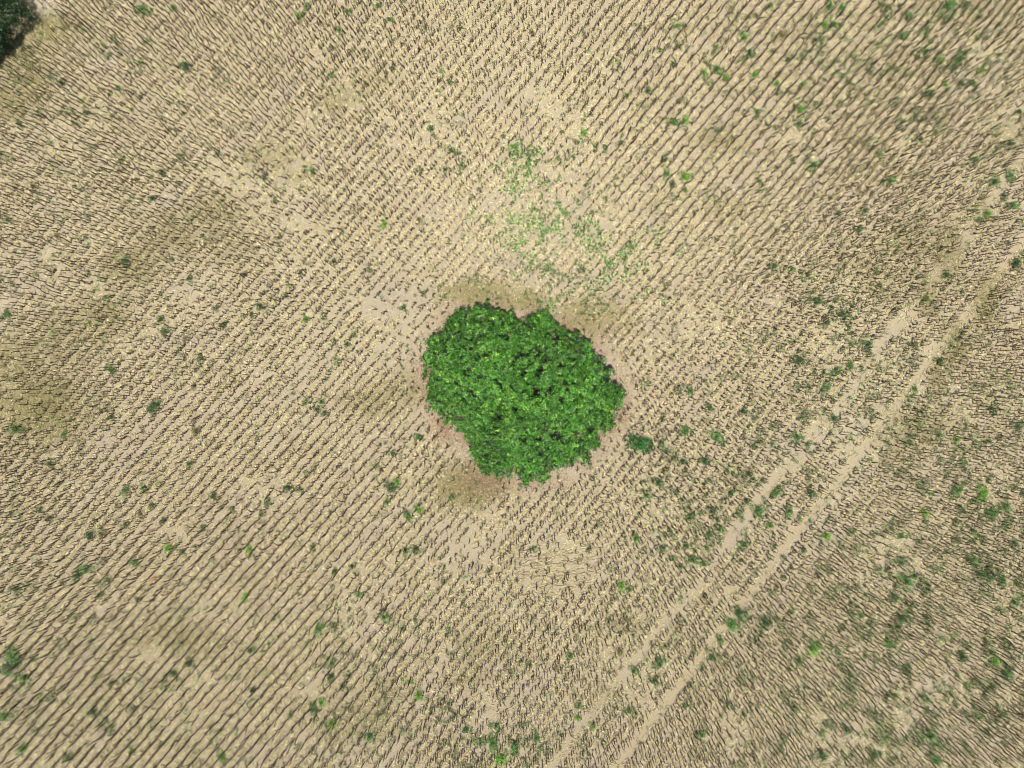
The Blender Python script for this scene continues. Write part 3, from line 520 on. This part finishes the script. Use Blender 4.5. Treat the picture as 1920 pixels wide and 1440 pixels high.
WP = {k: [weed_proto(k, t) for t in ((.75, .95, .6) if k != 'p' else (.5, .6, .45))] for k in 'dgbpos'}
NM = {'s': 'deep green', 'd': 'dark green', 'g': 'green', 'b': 'bright green', 'p': 'greyish green', 'o': 'olive half-dry'}
def track_x(P_, yy):
    q = P_[np.argsort(P_[:, 1])]; return np.interp(yy, q[:, 1], q[:, 0])
def zone(a, b):
    X_, Y_ = (a - CX) / PPM, (CY - b) / PPM
    r = ['along the top edge', 'below the top edge', 'in the upper field', "beside tree's upper half", "beside tree's lower half", 'lower than the tree', 'in the lower field', 'along the bottom edge'][int(np.searchsorted([110, 300, 560, 735, 905, 1080, 1290], b))]
    tl, tr_ = track_x(TRL, Y_), track_x(TRR, Y_)
    if X_ > tr_: c = 'right of both wheel tracks'
    elif X_ > tl: c = 'between the wheel tracks'
    elif a < 240: c = 'far left'
    elif a < 520: c = 'left side'
    elif a < 790: c = 'just left of centre'
    elif a < 1180: c = 'centre'
    elif b > 560: c = 'between tree and wheel tracks'
    elif a < 1470: c = 'right of centre'
    else: c = 'far right'
    return c, r
cells = {}
for q in WD: cells.setdefault(zone(q[0], q[1]), []).append(q)
for (c, r), L_ in cells.items():
    L_.sort(key=lambda q: q[0])
    for j, (a, b, rad, k) in enumerate(L_):
        p = w(a, b); sz = 'small' if rad < 9 else ('large' if rad > 13 else 'leafy'); lf, st, _ = WP[k][rng.integers(0, 3)]
        s = rad / PPM * rng.uniform(.95, 1.12); o = link('weed', None, None, (p[0] * (1 - .3 / H), p[1] * (1 - .3 / H), 0), rng.uniform(0, 6.28), (s * 1.12, s * rng.uniform(.85, 1.1), .45 + .4 * s + (.4 if k == 's' else 0)))
        l2 = link('leaves', lf, o); link('stem', st, o)
        pos = 'the only one' if len(L_) == 1 else f'{ordn(j)} from left'
        tag(o, f"{sz} {NM[k]} weed, {pos} {r}, {c}".replace('centre, centre', 'centre'), 'weed', 'green weeds scattered among the dry stalks')

# creeping vines at the bright patch above the tree
VN = """960 275 24;985 285 26;1000 300 22;968 305 22;935 312 14;975 345 20;955 360 16;958 408 16;975 415 18;1000 408 20;1020 425 22;985 438 18;975 452 14;1015 445 18;1035 435 16;1050 402 20;1062 398 14;950 440 14;960 460 18;995 492 16;985 480 10;1055 452 12;1022 508 12;1040 510 12;1095 450 18;1115 438 18;1130 455 20;1105 475 14;1135 500 22;1150 490 16;1185 490 20;1180 515 18;1140 520 18;1110 530 14;1188 455 14;1235 448 16;1222 432 12;1100 418 16;1082 425 14;1030 572 20;1015 585 10;1050 560 12;1070 545 14;1098 560 12;915 415 12;910 405 10;970 520 8;1168 470 12;1215 545 12;1195 560 12;1245 560 10;1275 470 12;1090 500 12;880 405 10;992 322 16;1120 545 12"""
def vine_proto():
    n = 16; t = np.cumsum(rng.uniform(.6, 1.4, n)); t = t / t[-1]; a = rng.uniform(0, 6.28); b = rng.normal(0, 1.6)
    cx = np.cumsum(np.cos(a + b * t)) ; cy = np.cumsum(np.sin(a + b * t)); cx -= cx.mean(); cy -= cy.mean(); m = max(np.abs(cx).max(), np.abs(cy).max()); cx /= m; cy /= m
    run = np.stack([cx, cy, np.full(n, .05)], 1); Vr, Fr = tube(run[::3], np.full(len(run[::3]), .012), 4)
    pos = np.repeat(run, 2, 0) + rng.normal(0, .33, (2 * n, 3)) * (1, 1, 0) + np.stack([np.zeros(2 * n), np.zeros(2 * n), rng.uniform(.02, .14, 2 * n)], 1); n2 = 2 * n
    ph = rng.uniform(0, 6.28, n2); nn = np.array([0, 0, 1]) + rng.normal(0, .25, (n2, 3)); Vs, Fs = [], []
    # heart-shaped leaf: six points round a centre
    sh = np.array([(0, 0), (-.45, -.28), (-.62, .15), (0, .85), (.62, .15), (.45, -.28)])
    for i in range(n2):
        s = rng.uniform(.13, .22); ca, sa = math.cos(ph[i]), math.sin(ph[i]); q = sh * s; tx, ty = nn[i, 0] * .6, nn[i, 1] * .6
        xx = q[:, 0] * ca - q[:, 1] * sa; yy = q[:, 0] * sa + q[:, 1] * ca; Vs.append(np.stack([pos[i, 0] + xx, pos[i, 1] + yy, pos[i, 2] + tx * xx + ty * yy], 1))
        Fs += [[i * 6, i * 6 + 5, i * 6 + 4, i * 6 + 3], [i * 6, i * 6 + 3, i * 6 + 2, i * 6 + 1]]
    col = np.repeat(np.array([.095, .235, .045]) * rng.uniform(.6, 1.35, (n2, 1)) + np.where(rng.random((n2, 1)) < .12, np.array([.12, .07, .0]), 0), 6, 0)
    return make_mesh('vine_leaves', np.vstack(Vs), np.array(Fs), col, M_weed), make_mesh('vine_runner', Vr, np.array(Fr), np.tile([.14, .15, .05], (len(Vr), 1)), M_weed)
VP = [vine_proto() for _ in range(8)]
vn = sorted([tuple(map(float, q.split())) for q in VN.split(';')], key=lambda q: q[0])
def vzone(a, b):
    if b > 540: return 'against the crown top'
    if b < 375: return 'in the patch far above the tree'
    if a < 1075: return 'on the pale ground above the tree'
    return 'above and right of the tree'
vc = {}
for q in vn: vc.setdefault(vzone(q[0], q[1]), []).append(q)
for zn, L_ in vc.items():
    for j, (a, b, rad) in enumerate(L_):
        p = w(a, b); lf, rn = VP[rng.integers(0, 8)]; s = rad / PPM * 1.0
        o = link('creeping_vine', None, None, (p[0], p[1], 0), rng.uniform(0, 6.28), (max(s, .6), max(s, .6), 1)); link('leaves', lf, o); link('runner', rn, o)
        tag(o, f"bright green creeping vine, {ordn(j)} from left {zn}", 'vine', 'creeping vines on the pale soil above the tree')

# seedlings and scraps of low green growth that nobody could count
N2 = 170000; x = rng.uniform(-54, 54, N2); y = rng.uniform(-42, 42, N2); px = CX + x * PPM; py = CY - y * PPM
def gg(a, b, rx, ry): return np.exp(-(((px - a) / rx) ** 2 + ((py - b) / ry) ** 2))
f = .06 + .50 * gg(1830, 1130, 280, 330) + .30 * gg(1330, 920, 110, 170) + .30 * gg(1720, 120, 260, 160) + .22 * gg(1560, 700, 150, 200) + .25 * gg(1500, 1300, 300, 180) + .18 * gg(100, 1250, 260, 200) + .2 * gg(930, 1390, 160, 80) + .15 * gg(650, 1300, 200, 150) + .5 * gg(1010, 430, 130, 150) * .6 + .25 * gg(1140, 500, 80, 60) + .12 * gg(100, 200, 200, 200) + .15 * gg(1500, 120, 250, 150)
f = f * (.2 + 1.9 * sstep(.5, .72, fbm(x * 1.1, y * 1.1, 91))) * (tree_d(x, y) > .5) * (1 - .8 * track_f(x, y))
ok = rng.random(N2) < f; x, y, px, py = x[ok], y[ok], px[ok], py[ok]
for a, b, c, k in WREST: x = np.append(x, w(a, b)[0] + rng.normal(0, .15, 8)); y = np.append(y, w(a, b)[1] + rng.normal(0, .15, 8))
n = len(x); print('seedlings', n)
cp = np.repeat(np.stack([x, y, rng.uniform(.08, .45, n)], 1), 3, 0) + rng.normal(0, .09, (3 * n, 3)) * (1, 1, .4); cp[:, 2] = np.maximum(cp[:, 2], .04)
nn = np.tile([0., 0, 1], (3 * n, 1)) + rng.normal(0, .35, (3 * n, 3)); nn /= np.linalg.norm(nn, axis=1, keepdims=True)
cc = np.repeat(np.where(rng.random((n, 1)) < .6, np.array([.075, .135, .045]), np.where(rng.random((n, 1)) < .8, np.array([.11, .25, .045]), np.array([.14, .17, .10]))), 3, 0)
V, Fc, Cc = rosettes(cp, nn, 4, .13, .06, cc)
tag(link('low_weeds', make_mesh('low_weeds', V, Fc, Cc, M_weed)), 'tiny green seedlings and low growth sprinkled through the stubble', 'low weeds', kind='stuff')

# leaves dropped by the tree round its edge
N3 = 90000; x = rng.uniform(-12, 14, N3); y = rng.uniform(-13, 11, N3); t_ = tree_d(x, y); px = CX + x * PPM; py = CY - y * PPM
f = .55 * np.exp(-np.clip(t_, 0, 99) / .8) + .55 * gg(918, 905, 38, 24) + .5 * gg(832, 800, 30, 36) + .3 * gg(1165, 775, 16, 40) + .25 * gg(1040, 915, 60, 18) + .15 * gg(790, 700, 20, 50)
ok = (rng.random(N3) < f * .85) & (t_ > -2.5); x, y = x[ok], y[ok]; n = len(x)
pk = rng.random((n, 1)); col = np.where(pk < .45, np.array([.22, .115, .06]), np.where(pk < .8, np.array([.42, .26, .14]), np.array([.56, .47, .36]))) * rng.uniform(.7, 1.2, (n, 1))
V, Fc, Cc = strips(n, x, y, rng.uniform(0, 6.28, n), rng.uniform(.08, .18, n), rng.uniform(.04, .07, n), col, lift=.03, curl=.04)
tag(link('fallen_tree_leaves', make_mesh('fallen_tree_leaves', V, Fc, Cc, M_litter)), 'reddish brown fallen leaves lying round the edge of the crown', 'fallen leaves', kind='stuff')

# ------------------------------------------------------------------ the orange lump of earth at the lower left
def lump(rad, seed, c):
    nu, nv = 18, 9; V = []; 
    for j in range(nv + 1):
        ph = j / nv * math.pi / 2
        for i in range(nu):
            th = i / nu * 6.2832; k = 1 + .35 * (_mn.noise(Vector((math.cos(th) * 1.3 + seed, math.sin(th) * 1.3, ph * 2)))) + .18 * _mn.noise(Vector((math.cos(th) * 4, math.sin(th) * 4 + seed, ph * 5)))
            V.append((rad * k * math.sin(ph) * math.cos(th), rad * .8 * k * math.sin(ph) * math.sin(th), rad * .55 * k * math.cos(ph) - .03))
    Fc = [[j * nu + i, j * nu + (i + 1) % nu, (j + 1) * nu + (i + 1) % nu, (j + 1) * nu + i] for j in range(nv) for i in range(nu)]
    return make_mesh('earth_clod', V, Fc, np.tile(c, (len(V), 1)), M_bark)
for a, b, r_, lab, c in ((290, 1086, .36, 'bright orange lump of earth in the lower left of the field', (.40, .21, .11)),
                         (1527, 822, .15, 'small orange clod on bare soil beside the left wheel track', (.45, .28, .14)),
                         (105, 1085 + 80, .14, 'small orange clod among stalks near the left edge', (.42, .27, .15)),
                         (60, 1084, .16, 'small tan clod near the left edge, above the green weed cluster', (.42, .30, .18))):
    p = w(a, b); tag(link('earth_clod', lump(r_, a * .1, c), None, (p[0], p[1], 0)), lab, 'clod')
